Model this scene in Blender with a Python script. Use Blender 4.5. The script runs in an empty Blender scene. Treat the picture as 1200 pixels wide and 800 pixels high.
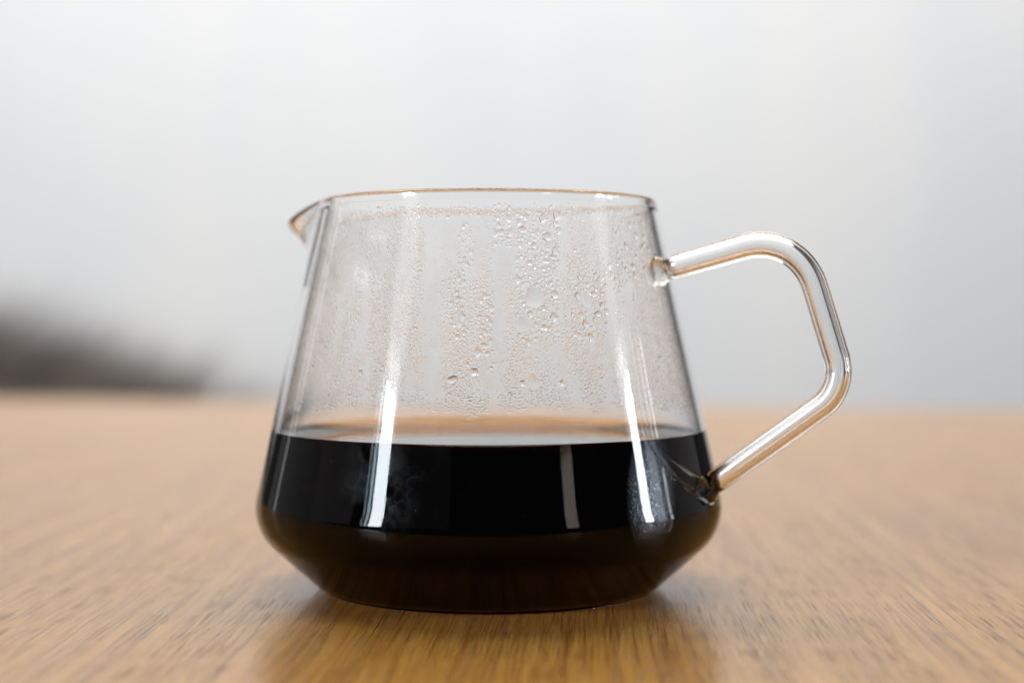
import bpy, math, random
import numpy as np
from mathutils import Vector, Matrix

random.seed(7)
rng = np.random.default_rng(7)
S = bpy.context.scene
COL = S.collection
R = math.radians

# ------------------------------------------------------------------ camera
EYE = 0.0588
cam_d = bpy.data.cameras.new('camera')
cam = bpy.data.objects.new('camera', cam_d)
COL.objects.link(cam)
cam.location = (0.005, -0.365, EYE)
cam.rotation_euler = (R(90 - 0.87), 0, 0)
cam_d.lens = 59.1
cam_d.sensor_width = 36
cam_d.clip_start = 0.01
cam_d.clip_end = 60
cam_d.dof.use_dof = True
cam_d.dof.focus_distance = 0.324
cam_d.dof.aperture_fstop = 7.4
S.camera = cam

# ------------------------------------------------------------------ world + lamps
W = bpy.data.worlds.new('World')
S.world = W
W.use_nodes = True
bg = W.node_tree.nodes['Background']
bg.inputs[0].default_value = (0.9, 0.95, 1.0, 1)
bg.inputs[1].default_value = 0.06


def area(name, loc, target, sx, sy, radiance, color=(1, 1, 1)):
    d = bpy.data.lights.new(name, 'AREA')
    d.shape = 'RECTANGLE'
    d.size = sx
    d.size_y = sy
    d.energy = radiance * math.pi * sx * sy
    d.color = color
    o = bpy.data.objects.new(name, d)
    COL.objects.link(o)
    o.location = loc
    v = Vector(target) - Vector(loc)
    o.rotation_euler = v.to_track_quat('-Z', 'Y').to_euler()
    return o


def strip(name, az, dist, width_deg, z0, z1, radiance, color=(1, 1, 1)):
    """A tall upright light; az is measured from the viewing side (-Y), positive to +X."""
    a = R(az)
    w = 2 * dist * math.tan(R(width_deg) / 2)
    zc = (z0 + z1) / 2
    return area(name, (math.sin(a) * dist, -math.cos(a) * dist, zc), (0, 0, zc), w, z1 - z0, radiance, color)


area('overhead_fill', (-0.1, 1.0, 2.0), (0.0, 0.15, 0), 2.4, 1.0, 6.5, (1.0, 0.95, 0.87))  # added lamp out of view, there to brighten the table top
area('wall_light', (-0.45, 1.0, 4.5), (-0.45, 2.0, 4.3), 3.6, 0.8, 58.0, (0.995, 0.992, 0.99))
strip('window_light', -53.4, 1.5, 6.6, 0.0, 0.555, 58.0, (0.88, 0.95, 1.0))
strip('window_light', -58.3, 1.5, 1.5, 0.0, 0.555, 20.0, (0.66, 0.88, 1.0))
strip('window_light', -60.6, 1.5, 0.8, 0.0, 0.54, 10.0, (0.75, 0.9, 1.0))
strip('window_light', -54.5, 1.55, 8.0, 0.58, 0.625, 9.0, (0.92, 0.96, 1.0))
strip('window_light', -54.0, 1.55, 12.0, 0.63, 0.85, 2.0, (0.95, 0.97, 1.0))
strip('window_light', 81.5, 1.4, 5.0, 0.0, 0.44, 60.0, (0.86, 0.94, 1.0))
strip('window_light', 81.5, 1.45, 7.0, 0.46, 0.50, 8.0, (0.92, 0.96, 1.0))
strip('window_light', 82, 1.45, 9.0, 0.505, 0.75, 1.8, (0.95, 0.97, 1.0))
strip('window_light', 90, 1.4, 6.0, 0.0, 0.50, 4.4, (0.78, 0.88, 1.0))
strip('window_light', 97, 1.4, 1.2, 0.0, 0.42, 14.0, (0.9, 0.95, 1.0))
strip('window_light', 40, 1.6, 6.0, 0.0, 0.56, 4.4, (1.0, 0.88, 0.78))
strip('room_light', -80, 1.8, 26.0, 0.0, 0.85, 0.32, (1.0, 0.92, 0.92))
strip('room_light', -33, 1.8, 30.0, 0.0, 0.85, 0.11, (1.0, 0.93, 0.95))
strip('room_light', 114, 1.5, 36.0, 0.0, 0.9, 0.3, (1.0, 0.95, 0.93))  # added side fill, keeps the droplets on the right from going black
strip('room_light', -113, 1.5, 40.0, 0.0, 0.9, 0.22, (1.0, 0.95, 0.93))  # the same added fill for the left flank's droplets
strip('room_light', -124, 1.4, 2.0, 0.0, 0.7, 1.6, (0.9, 0.95, 1.0))

S.view_settings.view_transform = 'Standard'
S.view_settings.look = 'None'
S.view_settings.exposure = 0.0
S.view_settings.gamma = 1.0
S.view_settings.use_curve_mapping = False
S.render.engine = 'CYCLES'
cy = S.cycles
cy.max_bounces = 28
cy.transmission_bounces = 24
cy.glossy_bounces = 8
cy.diffuse_bounces = 4
cy.transparent_max_bounces = 16
cy.sample_clamp_indirect = 6.0
cy.blur_glossy = 0.3
cy.caustics_refractive = True
cy.caustics_reflective = False
cy.use_denoising = True


# ------------------------------------------------------------------ node helpers
def new_mat(name):
    m = bpy.data.materials.new(name)
    m.use_nodes = True
    nt = m.node_tree
    nt.nodes.clear()
    out = nt.nodes.new('ShaderNodeOutputMaterial')
    return m, nt, out


def N(nt, kind, **kw):
    n = nt.nodes.new(kind)
    for k, v in kw.items():
        if k.startswith('i_'):
            key = k[2:]
            n.inputs[int(key) if key.isdigit() else key.replace('_', ' ')].default_value = v
        else:
            setattr(n, k, v)
    return n


def L(nt, a, b):
    nt.links.new(a, b)


def ramp(nt, fac, stops):
    r = nt.nodes.new('ShaderNodeValToRGB')
    e = r.color_ramp.elements
    while len(e) < len(stops):
        e.new(0.5)
    for el, (p, c) in zip(e, stops):
        el.position = p
        el.color = (c, c, c, 1) if isinstance(c, (int, float)) else (*c, 1)
    L(nt, fac, r.inputs[0])
    return r.outputs[0]


def math_(nt, op, a, b=None, clamp=False):
    n = N(nt, 'ShaderNodeMath', operation=op, use_clamp=clamp)
    for i, v in enumerate((a, b)):
        if v is None:
            continue
        if isinstance(v, (int, float)):
            n.inputs[i].default_value = v
        else:
            L(nt, v, n.inputs[i])
    return n.outputs[0]


def noise(nt, vec, scale, detail=2.0, rough=0.5, sc=None):
    if sc is not None:
        mp = N(nt, 'ShaderNodeMapping')
        mp.inputs['Scale'].default_value = sc
        L(nt, vec, mp.inputs[0])
        vec = mp.outputs[0]
    n = N(nt, 'ShaderNodeTexNoise')
    n.inputs['Scale'].default_value = scale
    n.inputs['Detail'].default_value = detail
    n.inputs['Roughness'].default_value = rough
    L(nt, vec, n.inputs['Vector'])
    return n.outputs['Fac']


def mixc(nt, fac, a, b, mode='MIX'):
    n = N(nt, 'ShaderNodeMix', data_type='RGBA', blend_type=mode)
    for sock, v in ((n.inputs[0], fac), (n.inputs[6], a), (n.inputs[7], b)):
        if isinstance(v, (int, float)):
            sock.default_value = v
        elif isinstance(v, tuple):
            sock.default_value = (*v, 1)
        else:
            L(nt, v, sock)
    return n.outputs[2]


# ------------------------------------------------------------------ materials
def wood_mat():
    m, nt, out = new_mat('oak_wood')
    co = N(nt, 'ShaderNodeTexCoord').outputs['Object']
    rot = N(nt, 'ShaderNodeMapping')
    rot.inputs['Rotation'].default_value = (0, 0, R(1.5))
    L(nt, co, rot.inputs[0])
    # a gentle wander of the grain along the board
    wob = noise(nt, rot.outputs[0], 1.0, 2, 0.5, (9, 1.6, 1))
    comb = N(nt, 'ShaderNodeCombineXYZ')
    L(nt, math_(nt, 'MULTIPLY', math_(nt, 'SUBTRACT', wob, 0.5), 0.02), comb.inputs[0])
    add = N(nt, 'ShaderNodeVectorMath', operation='ADD')
    L(nt, rot.outputs[0], add.inputs[0])
    L(nt, comb.outputs[0], add.inputs[1])
    v = add.outputs[0]
    broad = noise(nt, v, 1.0, 3, 0.55, (60, 1.3, 1))
    mid = noise(nt, v, 1.0, 4, 0.6, (620, 6, 1))
    fine = noise(nt, v, 1.0, 3, 0.65, (2300, 24, 1))
    pores = noise(nt, v, 1.0, 2, 0.5, (8200, 62, 1))
    porezone = noise(nt, v, 1.0, 3, 0.6, (210, 4.5, 1))
    c1 = mixc(nt, ramp(nt, broad, [(0.3, 0.0), (0.7, 1.0)]), (0.455, 0.200, 0.029), (0.56, 0.268, 0.048))
    c2 = mixc(nt, ramp(nt, mid, [(0.40, 0.0), (0.60, 0.85)]), c1, (0.25, 0.090, 0.011))
    c3 = mixc(nt, ramp(nt, fine, [(0.40, 0.0), (0.60, 0.8)]), c2, (0.62, 0.335, 0.090))
    pm = math_(nt, 'MULTIPLY', ramp(nt, pores, [(0.56, 0.0), (0.63, 1.0)]), ramp(nt, porezone, [(0.40, 0.15), (0.56, 1.0)]))
    col = mixc(nt, math_(nt, 'MULTIPLY', pm, 0.95), c3, (0.075, 0.032, 0.012))
    blotch = noise(nt, v, 1.0, 2, 0.5, (14, 6, 1))
    b = N(nt, 'ShaderNodeBsdfPrincipled')
    L(nt, col, b.inputs['Base Color'])
    rr = math_(nt, 'ADD', math_(nt, 'MULTIPLY', blotch, 0.08), 0.17)
    L(nt, math_(nt, 'ADD', rr, math_(nt, 'MULTIPLY', pm, 0.2)), b.inputs['Roughness'])
    b.inputs['IOR'].default_value = 1.36
    b.inputs['Coat Weight'].default_value = 0.0
    b.inputs['Coat Roughness'].default_value = 0.25
    b.inputs['Coat IOR'].default_value = 1.5

    hgt = math_(nt, 'SUBTRACT', math_(nt, 'MULTIPLY', fine, 0.35), pm)
    bump = N(nt, 'ShaderNodeBump')
    bump.inputs['Strength'].default_value = 0.55
    bump.inputs['Distance'].default_value = 0.00012
    L(nt, hgt, bump.inputs['Height'])
    L(nt, bump.outputs[0], b.inputs['Normal'])
    L(nt, b.outputs[0], out.inputs[0])
    return m


GLASS_IOR = 1.28


def glass_mat(name, ior=1.5, color=(1, 1, 1), smudge=False):
    m, nt, out = new_mat(name)
    g = N(nt, 'ShaderNodeBsdfGlass', distribution='GGX')
    g.inputs['Color'].default_value = (*color, 1)
    g.inputs['Roughness'].default_value = 0.0
    g.inputs['IOR'].default_value = ior
    if not smudge:
        L(nt, g.outputs[0], out.inputs[0])
        return m
    geo = N(nt, 'ShaderNodeTexCoord').outputs['Object']

    def spot(x, z, rx, rz, inner=0.2):
        mp = N(nt, 'ShaderNodeMapping', vector_type='TEXTURE')
        mp.inputs['Location'].default_value = (x, -0.045, z)
        mp.inputs['Scale'].default_value = (rx, 0.03, rz)
        L(nt, geo, mp.inputs[0])
        ln = N(nt, 'ShaderNodeVectorMath', operation='LENGTH')
        L(nt, mp.outputs[0], ln.inputs[0])
        return ramp(nt, ln.outputs['Value'], [(inner, 1.0), (1.0, 0.0)])
    wisps = noise(nt, geo, 170, 5, 0.55, (1, 1, 0.8))
    wisp = ramp(nt, wisps, [(0.47, 0.0), (0.53, 1.0), (0.56, 0.3), (0.68, 0.0)])
    patch = ramp(nt, noise(nt, geo, 90, 3, 0.6), [(0.5, 0.0), (0.62, 1.0)])
    speck = ramp(nt, noise(nt, geo, 2200, 2, 0.5), [(0.5, 0.2), (0.62, 1.0)])
    left = math_(nt, 'MULTIPLY', spot(-0.0205, 0.026, 0.009, 0.012), math_(nt, 'ADD', math_(nt, 'MULTIPLY', wisp, 0.006), math_(nt, 'MULTIPLY', patch, 0.009)))
    top = math_(nt, 'MULTIPLY', spot(-0.0135, 0.033, 0.007, 0.006), math_(nt, 'MULTIPLY', wisp, 0.008))
    right = math_(nt, 'MULTIPLY', spot(0.0325, 0.024, 0.0055, 0.014, 0.05), math_(nt, 'MULTIPLY', speck, 0.14))
    tiny = math_(nt, 'MULTIPLY', ramp(nt, noise(nt, geo, 1700, 1, 0.5), [(0.775, 0.0), (0.80, 1.0)]), 0.06)
    fac = math_(nt, 'ADD', math_(nt, 'ADD', left, top), math_(nt, 'ADD', right, tiny), clamp=True)
    gl = N(nt, 'ShaderNodeBsdfAnisotropic' if False else 'ShaderNodeBsdfGlossy')
    gl.inputs['Roughness'].default_value = 0.42
    gl.inputs['Color'].default_value = (0.8, 0.85, 0.95, 1)
    mx = N(nt, 'ShaderNodeMixShader')
    L(nt, fac, mx.inputs[0])
    L(nt, g.outputs[0], mx.inputs[1])
    L(nt, gl.outputs[0], mx.inputs[2])
    L(nt, mx.outputs[0], out.inputs[0])
    return m


def coffee_mat():
    m, nt, out = new_mat('coffee')
    g = N(nt, 'ShaderNodeBsdfGlass', distribution='GGX')
    g.inputs['Roughness'].default_value = 0.0
    # the free surface meets air, the rest meets the glass wall
    at = N(nt, 'ShaderNodeAttribute', attribute_name='free_surface')
    L(nt, math_(nt, 'ADD', math_(nt, 'MULTIPLY', at.outputs['Fac'], 1.335 - 1.335 / GLASS_IOR), 1.335 / GLASS_IOR), g.inputs['IOR'])
    L(nt, g.outputs[0], out.inputs[0])
    va = N(nt, 'ShaderNodeVolumeAbsorption')
    va.inputs['Color'].default_value = (0.82, 0.55, 0.0, 1)
    va.inputs['Density'].default_value = 520.0
    L(nt, va.outputs[0], out.inputs['Volume'])
    return m


def wall_mat():
    m, nt, out = new_mat('white_wall_paint')
    co = N(nt, 'ShaderNodeTexCoord').outputs['Object']
    b = N(nt, 'ShaderNodeBsdfPrincipled')
    col = mixc(nt, ramp(nt, noise(nt, co, 1.0, 2, 0.5, (2.2, 1, 0.8)), [(0.35, 0.0), (0.65, 1.0)]), (0.765, 0.78, 0.81), (0.835, 0.835, 0.83))
    L(nt, col, b.inputs['Base Color'])
    b.inputs['Roughness'].default_value = 0.85
    bump = N(nt, 'ShaderNodeBump')
    bump.inputs['Strength'].default_value = 0.2
    bump.inputs['Distance'].default_value = 0.002
    L(nt, noise(nt, co, 160, 3), bump.inputs['Height'])
    L(nt, bump.outputs[0], b.inputs['Normal'])
    L(nt, b.outputs[0], out.inputs[0])
    return m


def simple_mat(name, c1, c2, scale, rough, bump_d=0.0):
    m, nt, out = new_mat(name)
    co = N(nt, 'ShaderNodeTexCoord').outputs['Object']
    b = N(nt, 'ShaderNodeBsdfPrincipled')
    f = noise(nt, co, scale, 4, 0.6)
    L(nt, mixc(nt, f, c1, c2), b.inputs['Base Color'])
    b.inputs['Roughness'].default_value = rough
    if bump_d:
        bp = N(nt, 'ShaderNodeBump')
        bp.inputs['Distance'].default_value = bump_d
        L(nt, noise(nt, co, scale * 30, 3), bp.inputs['Height'])
        L(nt, bp.outputs[0], b.inputs['Normal'])
    L(nt, b.outputs[0], out.inputs[0])
    return m


M_WOOD = wood_mat()
M_GLASS = glass_mat('clear_glass', GLASS_IOR, (1, 1, 1), smudge=True)
M_ROD = glass_mat('clear_glass_rod', 1.5)
M_WATER = glass_mat('water', 1.33)
M_COFFEE = coffee_mat()
M_WALL = wall_mat()
M_FLOOR = simple_mat('floor_boards', (0.035, 0.028, 0.022), (0.05, 0.04, 0.03), 3, 0.5)
M_DARK = simple_mat('dark_fabric', (0.19, 0.165, 0.145), (0.26, 0.225, 0.20), 9, 0.9, 0.002)


def tag(o, label=None, cat=None, kind=None, group=None):
    for k, v in (('label', label), ('category', cat), ('kind', kind), ('group', group)):
        if v:
            o[k] = v
    return o


def mesh_obj(name, verts, faces, mats, parent=None, normals=None, smooth=True, fmat=None):
    me = bpy.data.meshes.new(name)
    me.from_pydata([tuple(map(float, v)) for v in verts], [], [tuple(map(int, f)) for f in faces])
    for m in (mats if isinstance(mats, (list, tuple)) else [mats]):
        me.materials.append(m)
    me.polygons.foreach_set('use_smooth', [smooth] * len(me.polygons))
    if fmat is not None:
        me.polygons.foreach_set('material_index', [int(i) for i in fmat])
    me.update()
    if normals is not None:
        me.normals_split_custom_set_from_vertices([tuple(map(float, n)) for n in normals])
    o = bpy.data.objects.new(name, me)
    COL.objects.link(o)
    if parent is not None:
        o.parent = parent
    return o


def vert_normals(V, F):
    V = np.asarray(V, float)
    nn = np.zeros_like(V)
    for f in F:
        a, b, c = V[f[0]], V[f[1]], V[f[2]]
        d = V[f[3]] if len(f) > 3 else V[f[2]]
        n = np.cross(c - a, d - b) if len(f) > 3 else np.cross(b - a, c - a)
        ln = np.linalg.norm(n)
        if ln > 0:
            n = n / math.sqrt(ln)       # softened area weight
        for i in f:
            nn[i] += n
    ln = np.linalg.norm(nn, axis=1, keepdims=True)
    ln[ln == 0] = 1
    return nn / ln


def subset(V, F, NRM, idx):
    used = sorted({i for k in idx for i in F[k]})
    mp = {u: i for i, u in enumerate(used)}
    return [V[u] for u in used], [[mp[i] for i in F[k]] for k in idx], [NRM[u] for u in used]


# ------------------------------------------------------------------ setting
def bevel_slab(name, poly, z0, z1, mat, bev):
    import bmesh
    bm = bmesh.new()
    vs = [bm.verts.new((x, y, z1)) for x, y in poly]
    f = bm.faces.new(vs)
    r = bmesh.ops.extrude_face_region(bm, geom=[f])
    for e in r['geom']:
        if isinstance(e, bmesh.types.BMVert):
            e.co.z = z0
    bmesh.ops.recalc_face_normals(bm, faces=bm.faces[:])
    if bev:
        bmesh.ops.bevel(bm, geom=[e for e in bm.edges if abs(e.verts[0].co.z - e.verts[1].co.z) < 1e-6 and e.verts[0].co.z > z0 + 1e-4],
                        offset=bev, segments=4, profile=0.5, affect='EDGES')
    me = bpy.data.meshes.new(name)
    bm.to_mesh(me)
    bm.free()
    me.materials.append(mat)
    o = bpy.data.objects.new(name, me)
    COL.objects.link(o)
    return o


table = bevel_slab('table', [(-0.95, -0.125), (0.95, -0.125), (0.95, 0.535), (-0.95, 0.975)], -0.032, 0.0, M_WOOD, 0.003)
tag(table, 'light oak table top with fine dark grain, under the glass jug', 'table')

floor = bevel_slab('floor', [(-4, -3), (4, -3), (4, 3.49), (-4, 3.49)], -0.83, -0.75, M_FLOOR, 0)
tag(floor, kind='structure')
wall = bevel_slab('wall', [(-2.4, 3.5), (1.75, 3.5), (1.75, 3.6), (-2.4, 3.6)], -0.83, 2.6, M_WALL, 0)
tag(wall, kind='structure')


def bean_bag():
    nu, nv = 48, 24
    V, F = [], []
    for j in range(nv + 1):
        t = j / nv
        th = math.pi * t
        for i in range(nu):
            a = 2 * math.pi * i / nu
            rr = math.sin(th) ** 0.75
            z = -math.cos(th)
            sag = 1 + 0.22 * (-z) * (1 if z < 0 else 0.8)
            wr = 1 + 0.03 * math.sin(7 * a + 4 * z) * rr
            V.append((1.15 * rr * sag * wr * math.cos(a), 0.42 * rr * sag * wr * math.sin(a), 0.47 * z + 0.47 + 0.02 * math.sin(3 * a) * rr))
    for j in range(nv):
        for i in range(nu):
            k = (i + 1) % nu
            F.append((j * nu + i, j * nu + k, (j + 1) * nu + k, (j + 1) * nu + i))
    o = mesh_obj('bean_bag', V, F, M_DARK)
    o.location = (-1.32, 2.72, -0.95)
    # long soft pile all over it, added to soften its blurred outline
    g = np.random.default_rng(3)
    P = np.array(V)
    c = np.array((0, 0, 0.35))
    fv, ff = [], []
    idx = g.integers(nu, len(P) - 2 * nu, 60000)
    for k in idx:
        r1_, r2_ = g.random(2)
        b = P[k] + r1_ * (P[k + 1] - P[k]) + r2_ * (P[k + nu] - P[k]) if (k + 1) % nu else P[k]
        d = b - c
        d /= np.linalg.norm(d)
        d = d + g.normal(0, 0.30, 3)
        d /= np.linalg.norm(d)
        s_ = np.cross(d, g.normal(0, 1, 3))
        s_ *= 0.0016 / np.linalg.norm(s_)
        ln = 0.02 + 0.19 * g.random() ** 2.2
        i0 = len(fv)
        fv += [b - s_, b + s_, b + d * ln]
        ff.append((i0, i0 + 1, i0 + 2))
    pile = mesh_obj('pile', fv, ff, M_DARK, o, smooth=False)
    pile['kind'] = 'stuff'
    tag(o, 'dark grey-brown bean bag, very blurred, low behind the left end of the table', 'bean bag')


bean_bag()


# ------------------------------------------------------------------ the glass server
def fillet(points, radii, n=10):
    """Polyline with its inner corners rounded; works in 2-D or 3-D."""
    P = [np.array(p, float) for p in points]
    out = [P[0]]
    for i in range(1, len(P) - 1):
        a, b, c = P[i - 1], P[i], P[i + 1]
        r = radii[i]
        if not r:
            out.append(b)
            continue
        u = (a - b) / np.linalg.norm(a - b)
        w = (c - b) / np.linalg.norm(c - b)
        p0, p2 = b + u * r, b + w * r
        for k in range(n + 1):
            t = k / n
            # conic-like rounding close to a circle arc
            wgt = 0.8
            den = (1 - t) ** 2 + 2 * wgt * t * (1 - t) + t * t
            out.append(((1 - t) ** 2 * p0 + 2 * wgt * t * (1 - t) * b + t * t * p2) / den)
    out.append(P[-1])
    return out


def resample(pl, step):
    out = [pl[0]]
    for a, b in zip(pl[:-1], pl[1:]):
        n = max(1, int(np.linalg.norm(b - a) / step))
        for k in range(1, n + 1):
            out.append(a + (b - a) * k / n)
    return out


H = 0.0836
CONTACT = 0.0342
outer_pl = fillet([(0.0, 0.0014), (0.0285, 0.0012), (0.0335, 0.0), (0.0363, 0.0004), (0.0514, 0.0140), (0.0362, H - 0.0008)],
                  [0, 0.004, 0.0022, 0.0024, 0.0064, 0], n=14)
outer_pl = resample(outer_pl, 0.0012)
inner_pl = fillet([(0.0344, H - 0.0008), (0.0497, 0.01428), (0.0362, 0.0021), (0.0, 0.0025)],
                  [0, 0.0058, 0.003, 0], n=14)
inner_pl = resample(inner_pl, 0.0012)
# rim bead between the outer and the inner wall
rim_c = np.array(((0.0362 + 0.0344) / 2, H - 0.0006))
rim_pl = [rim_c + np.array((0.00094 * math.cos(t), 0.00085 * math.sin(t))) for t in np.linspace(-0.15, math.pi + 0.15, 15)]
# split the inner wall at the liquid's edge
inner_dry, inner_wet = [], []
prev = None
for p in inner_pl:
    if p[1] >= CONTACT:
        inner_dry.append(p)
    else:
        if not inner_wet:
            t = (prev[1] - CONTACT) / (prev[1] - p[1])
            q = prev + (p - prev) * t
            inner_dry.append(q)
            inner_wet.append(q)
        inner_wet.append(p)
    prev = p

HANDLE_AZ = R(-25)
SPOUT_AZ = R(155)
NS = 288


def deform(r, z, a):
    d = (a - SPOUT_AZ + math.pi) % (2 * math.pi) - math.pi
    w = max(0.0, 1 - abs(d) / R(38))
    w = w ** 1.40 * (0.55 + 0.45 * w) if w > 0 else 0
    # smooth the very tip
    w *= 1 - 0.20 * math.exp(-(d / R(7)) ** 2)
    s = min(1.0, max(0.0, (z - (H - 0.0200)) / 0.0200))
    if w > 0 and s > 0:
        r = r + 0.0185 * w * s ** 1.5
        z = z - 0.0058 * w * s ** 1.4
    return r, z


def lathe(profile, zones):
    V, F, FZ = [], [], []
    npf = len(profile)
    for (r, z) in profile:
        for i in range(NS):
            a = 2 * math.pi * i / NS
            rr, zz = deform(r, z, a)
            V.append((rr * math.cos(a), rr * math.sin(a), zz))
    for j in range(npf - 1):
        for i in range(NS):
            k = (i + 1) % NS
            F.append((j * NS + i, j * NS + k, (j + 1) * NS + k, (j + 1) * NS + i))
            FZ.append((zones[j], i, (profile[j][1] + profile[j + 1][1]) / 2))
    return np.array(V), F, FZ


prof = [np.array(p) for p in outer_pl[:-1]] + rim_pl + [np.array(p) for p in inner_dry[1:]]
prof[0] = np.array((1e-5, prof[0][1]))
zones = ['body'] * (len(outer_pl) - 2) + ['rim'] * (len(rim_pl) + 1) + ['body'] * (len(inner_dry))
V, F, FZ = lathe(prof, zones)
NR = vert_normals(V, F)

server = bpy.data.objects.new('coffee_server', None)
server.empty_display_size = 0.05
COL.objects.link(server)
tag(server, 'clear glass coffee server with bent rod handle and pouring spout, half full', 'coffee server')


def in_spout(i):
    a = 2 * math.pi * (i + 0.5) / NS
    d = (a - SPOUT_AZ + math.pi) % (2 * math.pi) - math.pi
    return abs(d) < R(36)


sel = {'glass_body': [], 'rim': [], 'spout': []}
for k, (zn, i, z) in enumerate(FZ):
    if in_spout(i) and z > H - 0.0180:
        sel['spout'].append(k)
    elif zn == 'rim':
        sel['rim'].append(k)
    else:
        sel['glass_body'].append(k)
for nm, idx in sel.items():
    vv, ff, nn = subset(V, F, NR, idx)
    mesh_obj(nm, vv, ff, M_GLASS if nm == 'glass_body' else M_ROD, server, nn)

# ------------------------------------------------------------------ handle: one rod, flared where it is fused to the wall
ca, sa = math.cos(HANDLE_AZ), math.sin(HANDLE_AZ)


def hp(Rr, z):
    return (Rr * ca, Rr * sa, z)


path = fillet([hp(0.0372, 0.0676), hp(0.0686, 0.0757), hp(0.0783, 0.0445), hp(0.0476, 0.0222)],
              [0, 0.0120, 0.0062, 0], n=18)
path = resample(path, 0.0008)
path = [np.array(p) for p in path]
nP, NC = len(path), 40
arc = [0.0]
for a, b in zip(path[:-1], path[1:]):
    arc.append(arc[-1] + float(np.linalg.norm(b - a)))
TOT = arc[-1]


def rod_radius(s, t):
    d0 = min(s, TOT - s)
    r = 0.00238 + 0.00024 * math.sin(math.pi * s / TOT)
    # bead at the root, a narrow neck just after it
    bead = 0.0012 * math.exp(-((d0 - 0.0018) / 0.0011) ** 2)
    neck = -0.00012 * math.exp(-((d0 - 0.0042) / 0.0012) ** 2)
    return r + bead + neck


plane_n = np.array((-sa, ca, 0.0))
HV, HF = [], []
for j in range(nP):
    t = path[min(j + 1, nP - 1)] - path[max(j - 1, 0)]
    t = t / np.linalg.norm(t)
    u = np.cross(plane_n, t)
    r = rod_radius(arc[j], t)
    for i in range(NC):
        an = 2 * math.pi * i / NC
        HV.append(path[j] + u * r * math.cos(an) + plane_n * r * math.sin(an))
HZ = []
for j in range(nP - 1):
    for i in range(NC):
        k = (i + 1) % NC
        HF.append((j * NC + i, (j + 1) * NC + i, (j + 1) * NC + k, j * NC + k))
        m_ = (arc[j] + arc[j + 1]) / 2
        HZ.append('a' if m_ < 0.0034 else ('b' if m_ > TOT - 0.0034 else 'rod'))
HV = np.array(HV)
HN = vert_normals(HV, HF)
# make sure the normals point out of the rod
ctr = path[nP // 2]
if np.dot(HN[(nP // 2) * NC], HV[(nP // 2) * NC] - ctr) < 0:
    HF = [tuple(reversed(f)) for f in HF]
    HN = -HN
vv, ff, nn = subset(HV, HF, HN, [k for k, z in enumerate(HZ) if z == 'rod'])
# the rod is a tube: the bore's wall faces inwards, and closes to a point near both ends
BV, BF = [], []
js = [j for j in range(nP) if 0.0030 <= arc[j] <= TOT - 0.0030]
for j in js:
    t = path[min(j + 1, nP - 1)] - path[max(j - 1, 0)]
    t = t / np.linalg.norm(t)
    u = np.cross(plane_n, t)
    d0 = min(arc[j], TOT - arc[j]) - 0.0030
    r = 0.00152 * min(1.0, math.sqrt(max(d0, 0.00002) / 0.0022))
    for i in range(NC):
        an = 2 * math.pi * i / NC
        BV.append(path[j] + u * r * math.cos(an) + plane_n * r * math.sin(an))
for j in range(len(js) - 1):
    for i in range(NC):
        k = (i + 1) % NC
        BF.append([j * NC + i, (j + 1) * NC + i, (j + 1) * NC + k, j * NC + k])
BV = np.array(BV)
BN = vert_normals(BV, BF)
mid_ = len(js) // 2
if np.dot(BN[mid_ * NC], BV[mid_ * NC] - path[js[mid_]]) > 0:
    BF = [list(reversed(f)) for f in BF]
    BN = -BN
ff = list(ff) + [[i + len(vv) for i in f] for f in BF]
vv, nn = list(vv) + list(BV), list(nn) + list(BN)
handle = mesh_obj('handle', vv, ff, M_ROD, server, nn)
for zone in ('a', 'b'):
    vv, ff, nn = subset(HV, HF, HN, [k for k, z in enumerate(HZ) if z == zone])
    mesh_obj('collar', vv, ff, M_ROD, handle, nn)

# ------------------------------------------------------------------ coffee
men_h, men_d = 0.0021, 0.0015
rc = inner_wet[0][0]
top_pl = []
for d in list(np.linspace(0, 0.006, 22)) + list(np.linspace(0.0075, rc - 1e-5, 26)):
    top_pl.append(np.array((rc - d, CONTACT - men_h + men_h * math.exp(-d / men_d))))
wet = [np.array(p) for p in inner_wet[::-1]]      # centre bottom -> contact
wet[0] = np.array((1e-5, wet[0][1]))
cprof = wet + top_pl[1:]
CV, CF, CFZ = lathe(cprof, [0] * (len(wet) - 1) + [1] * (len(top_pl) - 1))
me_f = [z[0] for z in CFZ]
# normals of the two sheets are kept apart at the contact line
wv, wf, wn = subset(CV, CF, vert_normals(CV, [f for f, z in zip(CF, me_f) if z == 0]), [k for k, z in enumerate(me_f) if z == 0])
tv, tf, tn = subset(CV, CF, vert_normals(CV, [f for f, z in zip(CF, me_f) if z == 1]), [k for k, z in enumerate(me_f) if z == 1])
allv = list(wv) + list(tv)
allf = list(wf) + [[i + len(wv) for i in f] for f in tf]
alln = list(wn) + list(tn)
coffee = mesh_obj('coffee', allv, allf, M_COFFEE, None, alln)
coffee.data.attributes.new('free_surface', 'FLOAT', 'FACE').data.foreach_set('value', [0.0] * len(wf) + [1.0] * len(tf))
tag(coffee, 'black coffee filling the lower half of the glass server', 'coffee')


# ------------------------------------------------------------------ condensation on the inside of the glass
SL = (0.0497 - 0.0344) / (H - 0.0008 - 0.01428)


def inner_r(z):
    return 0.0344 + SL * (H - 0.0008 - z)


SLOPE = math.atan(SL)


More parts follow.
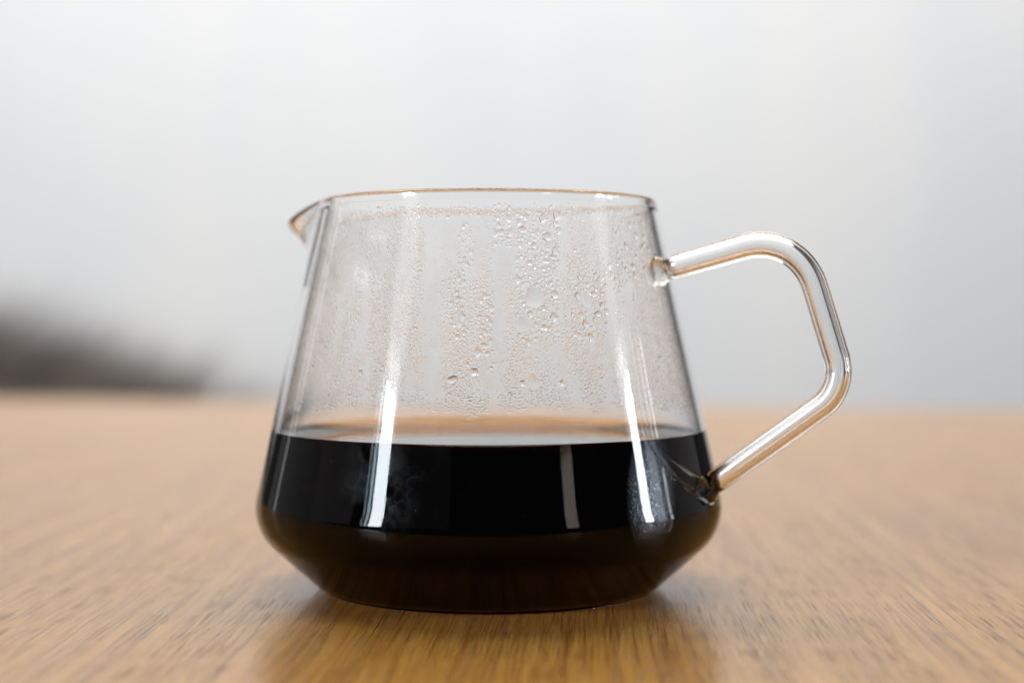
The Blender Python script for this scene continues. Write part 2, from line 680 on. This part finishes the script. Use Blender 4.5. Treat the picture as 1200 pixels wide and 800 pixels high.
def frame(psi, z):
    """psi: azimuth from the viewing side; returns point, inward normal, tangent round, tangent up."""
    r = inner_r(z)
    a = psi - math.pi / 2
    e = np.array((math.cos(a), math.sin(a), 0.0))
    p = e * r + np.array((0, 0, z))
    up = np.array((-e[0] * math.sin(SLOPE), -e[1] * math.sin(SLOPE), math.cos(SLOPE)))
    rd = np.array((-math.sin(a), math.cos(a), 0.0))
    n_in = -np.cross(rd, up)
    return p, n_in, rd, up


def px(X, Y):
    """Where on the near inner wall a spot of the photograph lies: (psi, z)."""
    z = EYE + (370 - Y) * 0.000166
    x = (X - 573) * 0.000166
    for _ in range(4):
        r = inner_r(z)
        psi = math.asin(max(-0.99, min(0.99, x / r)))
        dep = 0.365 - r * math.cos(psi)
        z = EYE + (370 - Y) * dep / 1970
        x = 0.005 + (X - 600) * dep / 1970
    return psi, z


drops = []          # (psi, z, radius, stretch)
occ = {}


def free(psi, z, rad, f=0.9):
    s = psi * 0.041
    c = 0.0016
    gx, gz = int(s // c), int(z // c)
    for i in range(gx - 2, gx + 3):
        for j in range(gz - 2, gz + 3):
            for (s2, z2, r2) in occ.get((i, j), ()):
                if (s - s2) ** 2 + (z - z2) ** 2 < (f * (rad + r2)) ** 2:
                    return False
    occ.setdefault((gx, gz), []).append((s, z, rad))
    return True


MM = 0.001
# lone drops that stand out
for X, Y, rad in ((625, 447, 1.35), (612, 449, 0.6), (556, 436, 0.85), (531, 445, 0.95), (658, 449, 0.6), (424, 437, 0.6), (370, 431, 0.55),
                  (625, 348, 2.1), (612, 380, 1.5), (686, 352, 1.5), (548, 427, 0.55), (638, 384, 0.7), (770, 420, 0.7), (560, 413, 0.9)):
    p, z = px(X, Y)
    if free(p, z, rad * MM, 0.8):
        drops.append((p, z, rad * MM, 1.0))
# columns where drops have run together: x centre, half width, y from, y to, how many, radius range (mm)
for X, hw, y0, y1, n, r0, r1 in ((536, 9, 318, 402, 34, 0.30, 0.75), (569, 8, 342, 418, 26, 0.30, 0.75), (546, 8, 262, 312, 9, 0.3, 0.6),
                                 (630, 24, 246, 402, 95, 0.30, 0.95), (690, 19, 318, 396, 48, 0.30, 0.8), (588, 10, 240, 286, 16, 0.3, 0.8),
                                 (742, 30, 246, 330, 60, 0.28, 0.8), (760, 22, 330, 420, 24, 0.28, 0.6), (488, 9, 262, 392, 20, 0.25, 0.7),
                                 (600, 160, 242, 254, 34, 0.3, 0.8), (712, 14, 246, 300, 18, 0.3, 0.7), (458, 12, 242, 254, 6, 0.3, 0.7),
                                 (555, 60, 250, 440, 22, 0.25, 0.5), (790, 12, 380, 450, 8, 0.3, 0.6)):
    done = 0
    for _ in range(n * 6):
        if done >= n or len(drops) >= 296:
            break
        rad = (r0 + (r1 - r0) * rng.random() ** 2.2) * MM
        p, z = px(X + hw * rng.uniform(-1, 1), rng.uniform(y0, y1))
        if z < 0.0815 and free(p, z, rad):
            drops.append((p, z, rad, rng.uniform(0.85, 1.3)))
            done += 1


medium = []
for X, hw, y0, y1, n, r0, r1 in ((536, 9, 318, 402, 70, 0.14, 0.34), (569, 8, 342, 418, 60, 0.14, 0.32), (546, 8, 262, 312, 24, 0.12, 0.3),
                                 (630, 25, 246, 405, 230, 0.14, 0.36), (690, 20, 316, 398, 130, 0.14, 0.34), (588, 11, 240, 290, 36, 0.13, 0.3),
                                 (744, 30, 246, 340, 190, 0.14, 0.36), (764, 24, 330, 450, 90, 0.13, 0.3), (488, 10, 262, 400, 50, 0.12, 0.3),
                                 (600, 165, 242, 256, 80, 0.13, 0.34), (712, 14, 246, 310, 40, 0.13, 0.3), (640, 120, 400, 440, 70, 0.12, 0.26)):
    done = 0
    for _ in range(n * 5):
        if done >= n:
            break
        rad = 1.18 * (r0 + (r1 - r0) * rng.random() ** 1.3) * MM
        p, z = px(X + hw * rng.uniform(-1, 1), rng.uniform(y0, y1))
        if z < 0.0815 and free(p, z, rad, 0.95):
            medium.append((p, z, rad))
            done += 1


def dome_mesh(name, seed, nr=4, ns=14, tall=0.42):
    g = np.random.default_rng(seed)
    ph = g.uniform(0, 6.28, 4)
    am = g.uniform(0.05, 0.16, 4)
    vs, fs = [], []
    for j in range(nr):
        rho = 1 - j / nr
        for i in range(ns):
            a = 2 * math.pi * i / ns
            lob = 1 + sum(am[k] * rho * math.sin((k + 2) * a + ph[k]) for k in range(3))
            sag = -0.12 * (1 - rho)
            vs.append((rho * lob * math.cos(a), rho * lob * math.sin(a) + sag, tall * (1 - rho ** 2) ** 0.75))
    vs.append((0, -0.12, tall))
    ap = len(vs) - 1
    for j in range(nr - 1):
        for i in range(ns):
            k = (i + 1) % ns
            fs.append((j * ns + i, j * ns + k, (j + 1) * ns + k, (j + 1) * ns + i))
    for i in range(ns):
        fs.append(((nr - 1) * ns + i, (nr - 1) * ns + (i + 1) % ns, ap))
    b0 = len(vs)
    for i in range(ns):
        vs.append((vs[i][0], vs[i][1], -0.002))
    fs.append(tuple(b0 + i for i in reversed(range(ns))))
    me = bpy.data.meshes.new(name)
    me.from_pydata(vs, [], fs)
    me.materials.append(M_WATER)
    me.polygons.foreach_set('use_smooth', [True] * (len(fs) - 1) + [False])
    me.update()
    return me


protos = [dome_mesh('water_droplet', 100 + k, tall=0.30 + 0.03 * (k % 4)) for k in range(9)]
for n_, (psi, z, rad, st) in enumerate(drops):
    p, nin, rd, up = frame(psi, z)
    p = p + nin * 0.000012
    o = bpy.data.objects.new('water_droplet', protos[n_ % len(protos)])
    COL.objects.link(o)
    o.parent = server
    flip = 1 if rng.random() < 0.5 else -1
    sq = 1.0 if rad < 0.0012 else 0.35
    X_, Y_ = rd * rad * flip, up * rad * st
    Z_ = nin * rad * sq
    if flip < 0:
        X_ = -X_
        th = rng.uniform(-0.5, 0.5)
        X_, Y_ = X_ * math.cos(th) + Y_ * math.sin(th), Y_ * math.cos(th) - X_ * math.sin(th)
    # rd, up, n_in must be right-handed for outward faces
    if np.dot(np.cross(X_, Y_), Z_) < 0:
        X_ = -X_
    mtx = Matrix(((X_[0], Y_[0], Z_[0], p[0]), (X_[1], Y_[1], Z_[1], p[1]), (X_[2], Y_[2], Z_[2], p[2]), (0, 0, 0, 1)))
    o.matrix_basis = mtx


# the fine mist: tens of thousands of tiny drops in one mesh
def val_noise(x, y, seed):
    g = np.random.default_rng(seed)
    tab = g.random((64, 64))
    xi, yi = np.floor(x).astype(int), np.floor(y).astype(int)
    fx, fy = x - xi, y - yi
    fx, fy = fx * fx * (3 - 2 * fx), fy * fy * (3 - 2 * fy)
    t = lambda a, b: tab[a % 64, b % 64]
    return (t(xi, yi) * (1 - fx) + t(xi + 1, yi) * fx) * (1 - fy) + (t(xi, yi + 1) * (1 - fx) + t(xi + 1, yi + 1) * fx) * fy


def mist_points(pitch, psi0, psi1, z0, z1, front):
    ns_ = np.arange(psi0 * 0.041, psi1 * 0.041, pitch)
    nz_ = np.arange(z0, z1, pitch)
    a, b = np.meshgrid(ns_, nz_)
    s = a.ravel() + rng.uniform(-0.42, 0.42, a.size) * pitch
    z = b.ravel() + rng.uniform(-0.42, 0.42, a.size) * pitch
    psi = s / 0.041
    wig = (val_noise(z * 300, s * 0 + 3.3, 5) - 0.5) * 0.0010
    dens = 0.93 - 0.25 * np.clip((np.abs(psi) - 0.6) / 0.4, 0, 1)
    if front:
        x = np.sin(psi) * inner_r(z) + wig
        pxx = 600 + 1970 * (x - 0.005) / (0.365 - np.cos(psi) * 0.041)
        pyy = 370 - (z - EYE) * 1970 / (0.365 - np.cos(psi) * 0.041)
        pxx = pxx + 5 * (val_noise(z * 900, s * 300, 21) - 0.5)
        low = 486 + 16 * (val_noise(pxx / 24, pxx * 0 + 0.5, 31) - 0.6) + 9 * (val_noise(pxx / 7, pxx * 0 + 4.5, 32) - 0.5)
        dens *= np.clip((low - pyy) / 7, 0.02, 1)
        for c, h, ya, yb in ((508, 12, 230, 476), (560, 9, 225, 330), (586, 8, 330, 470), (598, 14, 280, 330), (652, 6, 300, 440),
                             (660, 7, 240, 330), (713, 7, 330, 480), (577, 5, 440, 490), (430, 4, 300, 480), (733, 5, 300, 480)):
            dens *= 1 - 0.95 * np.clip((h * 1.25 - np.abs(pxx - c)) / (h * 0.6), 0, 1) * np.clip((pyy - ya) / 14, 0, 1) * np.clip((yb - pyy) / 14, 0, 1)
        # above y ~ 300 the middle has mostly cleared
        upper = np.clip((330 - pyy) / 60, 0, 1)
        mid = np.exp(-((pxx - 545) / 75) ** 2)
        dens *= 1 - 0.8 * upper * mid
        dens *= np.where(pyy < 246, 0.25, 1.0)
    nz = val_noise(s * 420, z * 130, 11)
    dens *= np.clip((nz - 0.10) * 4, 0.15, 1)
    keep = rng.random(s.size) < dens
    return psi[keep], z[keep], nz[keep]


def mist_mesh():
    bx = []
    a1 = mist_points(0.00037, -1.75, 1.75, 0.0384, 0.0812, True)
    r1 = 0.000095 + 0.000095 * rng.random(a1[0].size) ** 1.6 + 0.00006 * a1[2]
    r1 *= 1 + 0.05 * np.clip((np.abs(a1[0]) - 0.6) / 0.4, 0, 1)
    big = rng.random(r1.size) < 0.025
    r1[big] *= 1.7
    a2 = mist_points(0.00054, 1.75, 2 * math.pi - 1.75, 0.0405, 0.0808, False)
    r2 = 0.00018 + 0.00022 * rng.random(a2[0].size) ** 1.6
    psi = np.concatenate((a1[0], a2[0]))
    z = np.concatenate((a1[1], a2[1]))
    rad = np.concatenate((r1, r2))
    med = np.array(medium)
    # leave room round the big drops
    s = psi * 0.041
    big = np.array([(p * 0.041, zz, r) for p, zz, r, _ in drops] + [(p * 0.041, zz, r) for p, zz, r in medium])
    ok = np.ones(psi.size, bool)
    for (bs, bz, br) in big:
        ok &= (s - bs) ** 2 + (z - bz) ** 2 > (br * 1.08) ** 2
    psi, z, rad = psi[ok], z[ok], rad[ok]
    psi, z, rad = np.concatenate((psi, med[:, 0])), np.concatenate((z, med[:, 1])), np.concatenate((rad, med[:, 2]))
    n = psi.size
    ns = 7
    r = inner_r(z)
    a = psi - math.pi / 2
    e = np.stack((np.cos(a), np.sin(a), np.zeros(n)), 1)
    P = e * r[:, None]
    P[:, 2] = z
    up = np.stack((-e[:, 0] * math.sin(SLOPE), -e[:, 1] * math.sin(SLOPE), np.full(n, math.cos(SLOPE))), 1)
    rd = np.stack((-np.sin(a), np.cos(a), np.zeros(n)), 1)
    nin = -np.cross(rd, up)
    P = P + nin * 0.000008
    tmpl = []
    for rho, hh in ((1.0, 0.0), (0.62, 0.27)):
        for i in range(ns):
            tmpl.append((rho, 2 * math.pi * i / ns, hh))
    tmpl.append((0.0, 0.0, 0.41))
    for i in range(ns):
        tmpl.append((1.0, 2 * math.pi * i / ns, -0.01))
    nv = len(tmpl)
    jit = rng.uniform(0.8, 1.2, (n, ns))
    rot = rng.uniform(0, 6.28, n)
    hsc = rng.uniform(0.75, 1.15, n)
    VV = np.zeros((n, nv, 3))
    side = np.abs((psi + math.pi) % (2 * math.pi) - math.pi)
    hsc = hsc * (1.0 - 0.45 * np.clip((side - 0.40) / 0.45, 0, 1) * np.clip((2.5 - side) / 0.4, 0, 1))
    for k, (rho, an, hh) in enumerate(tmpl):
        i = (k % ns) if k < 2 * ns else ((k - 2 * ns - 1) % ns if k > 2 * ns else 0)
        rr = rad * rho * jit[:, i]
        VV[:, k] = P + rd * (rr * np.cos(an + rot))[:, None] + up * (rr * np.sin(an + rot))[:, None] + nin * (rad * hh * hsc)[:, None]
    fs = []
    for i in range(ns):
        k = (i + 1) % ns
        fs += [(i, ns + k, k), (i, ns + i, ns + k), (ns + i, 2 * ns, ns + k)]
    b0 = 2 * ns + 1
    for i in range(1, ns - 1):
        fs.append((b0, b0 + i, b0 + i + 1))
    fs = np.array(fs)
    T = (fs[None] + (np.arange(n) * nv)[:, None, None]).reshape(-1, 3)
    me = bpy.data.meshes.new('condensation')
    me.vertices.add(n * nv)
    me.vertices.foreach_set('co', VV.reshape(-1).astype(np.float32))
    me.loops.add(T.size)
    me.loops.foreach_set('vertex_index', T.reshape(-1).astype(np.int32))
    me.polygons.add(len(T))
    me.polygons.foreach_set('loop_start', (np.arange(len(T)) * 3).astype(np.int32))
    me.update(calc_edges=True)
    me.polygons.foreach_set('use_smooth', [True] * len(T))
    me.materials.append(M_WATER)
    o = bpy.data.objects.new('condensation', me)
    COL.objects.link(o)
    o.parent = server
    o['kind'] = 'stuff'
    print('mist drops', n, 'tris', len(T), 'big', len(drops))


mist_mesh()
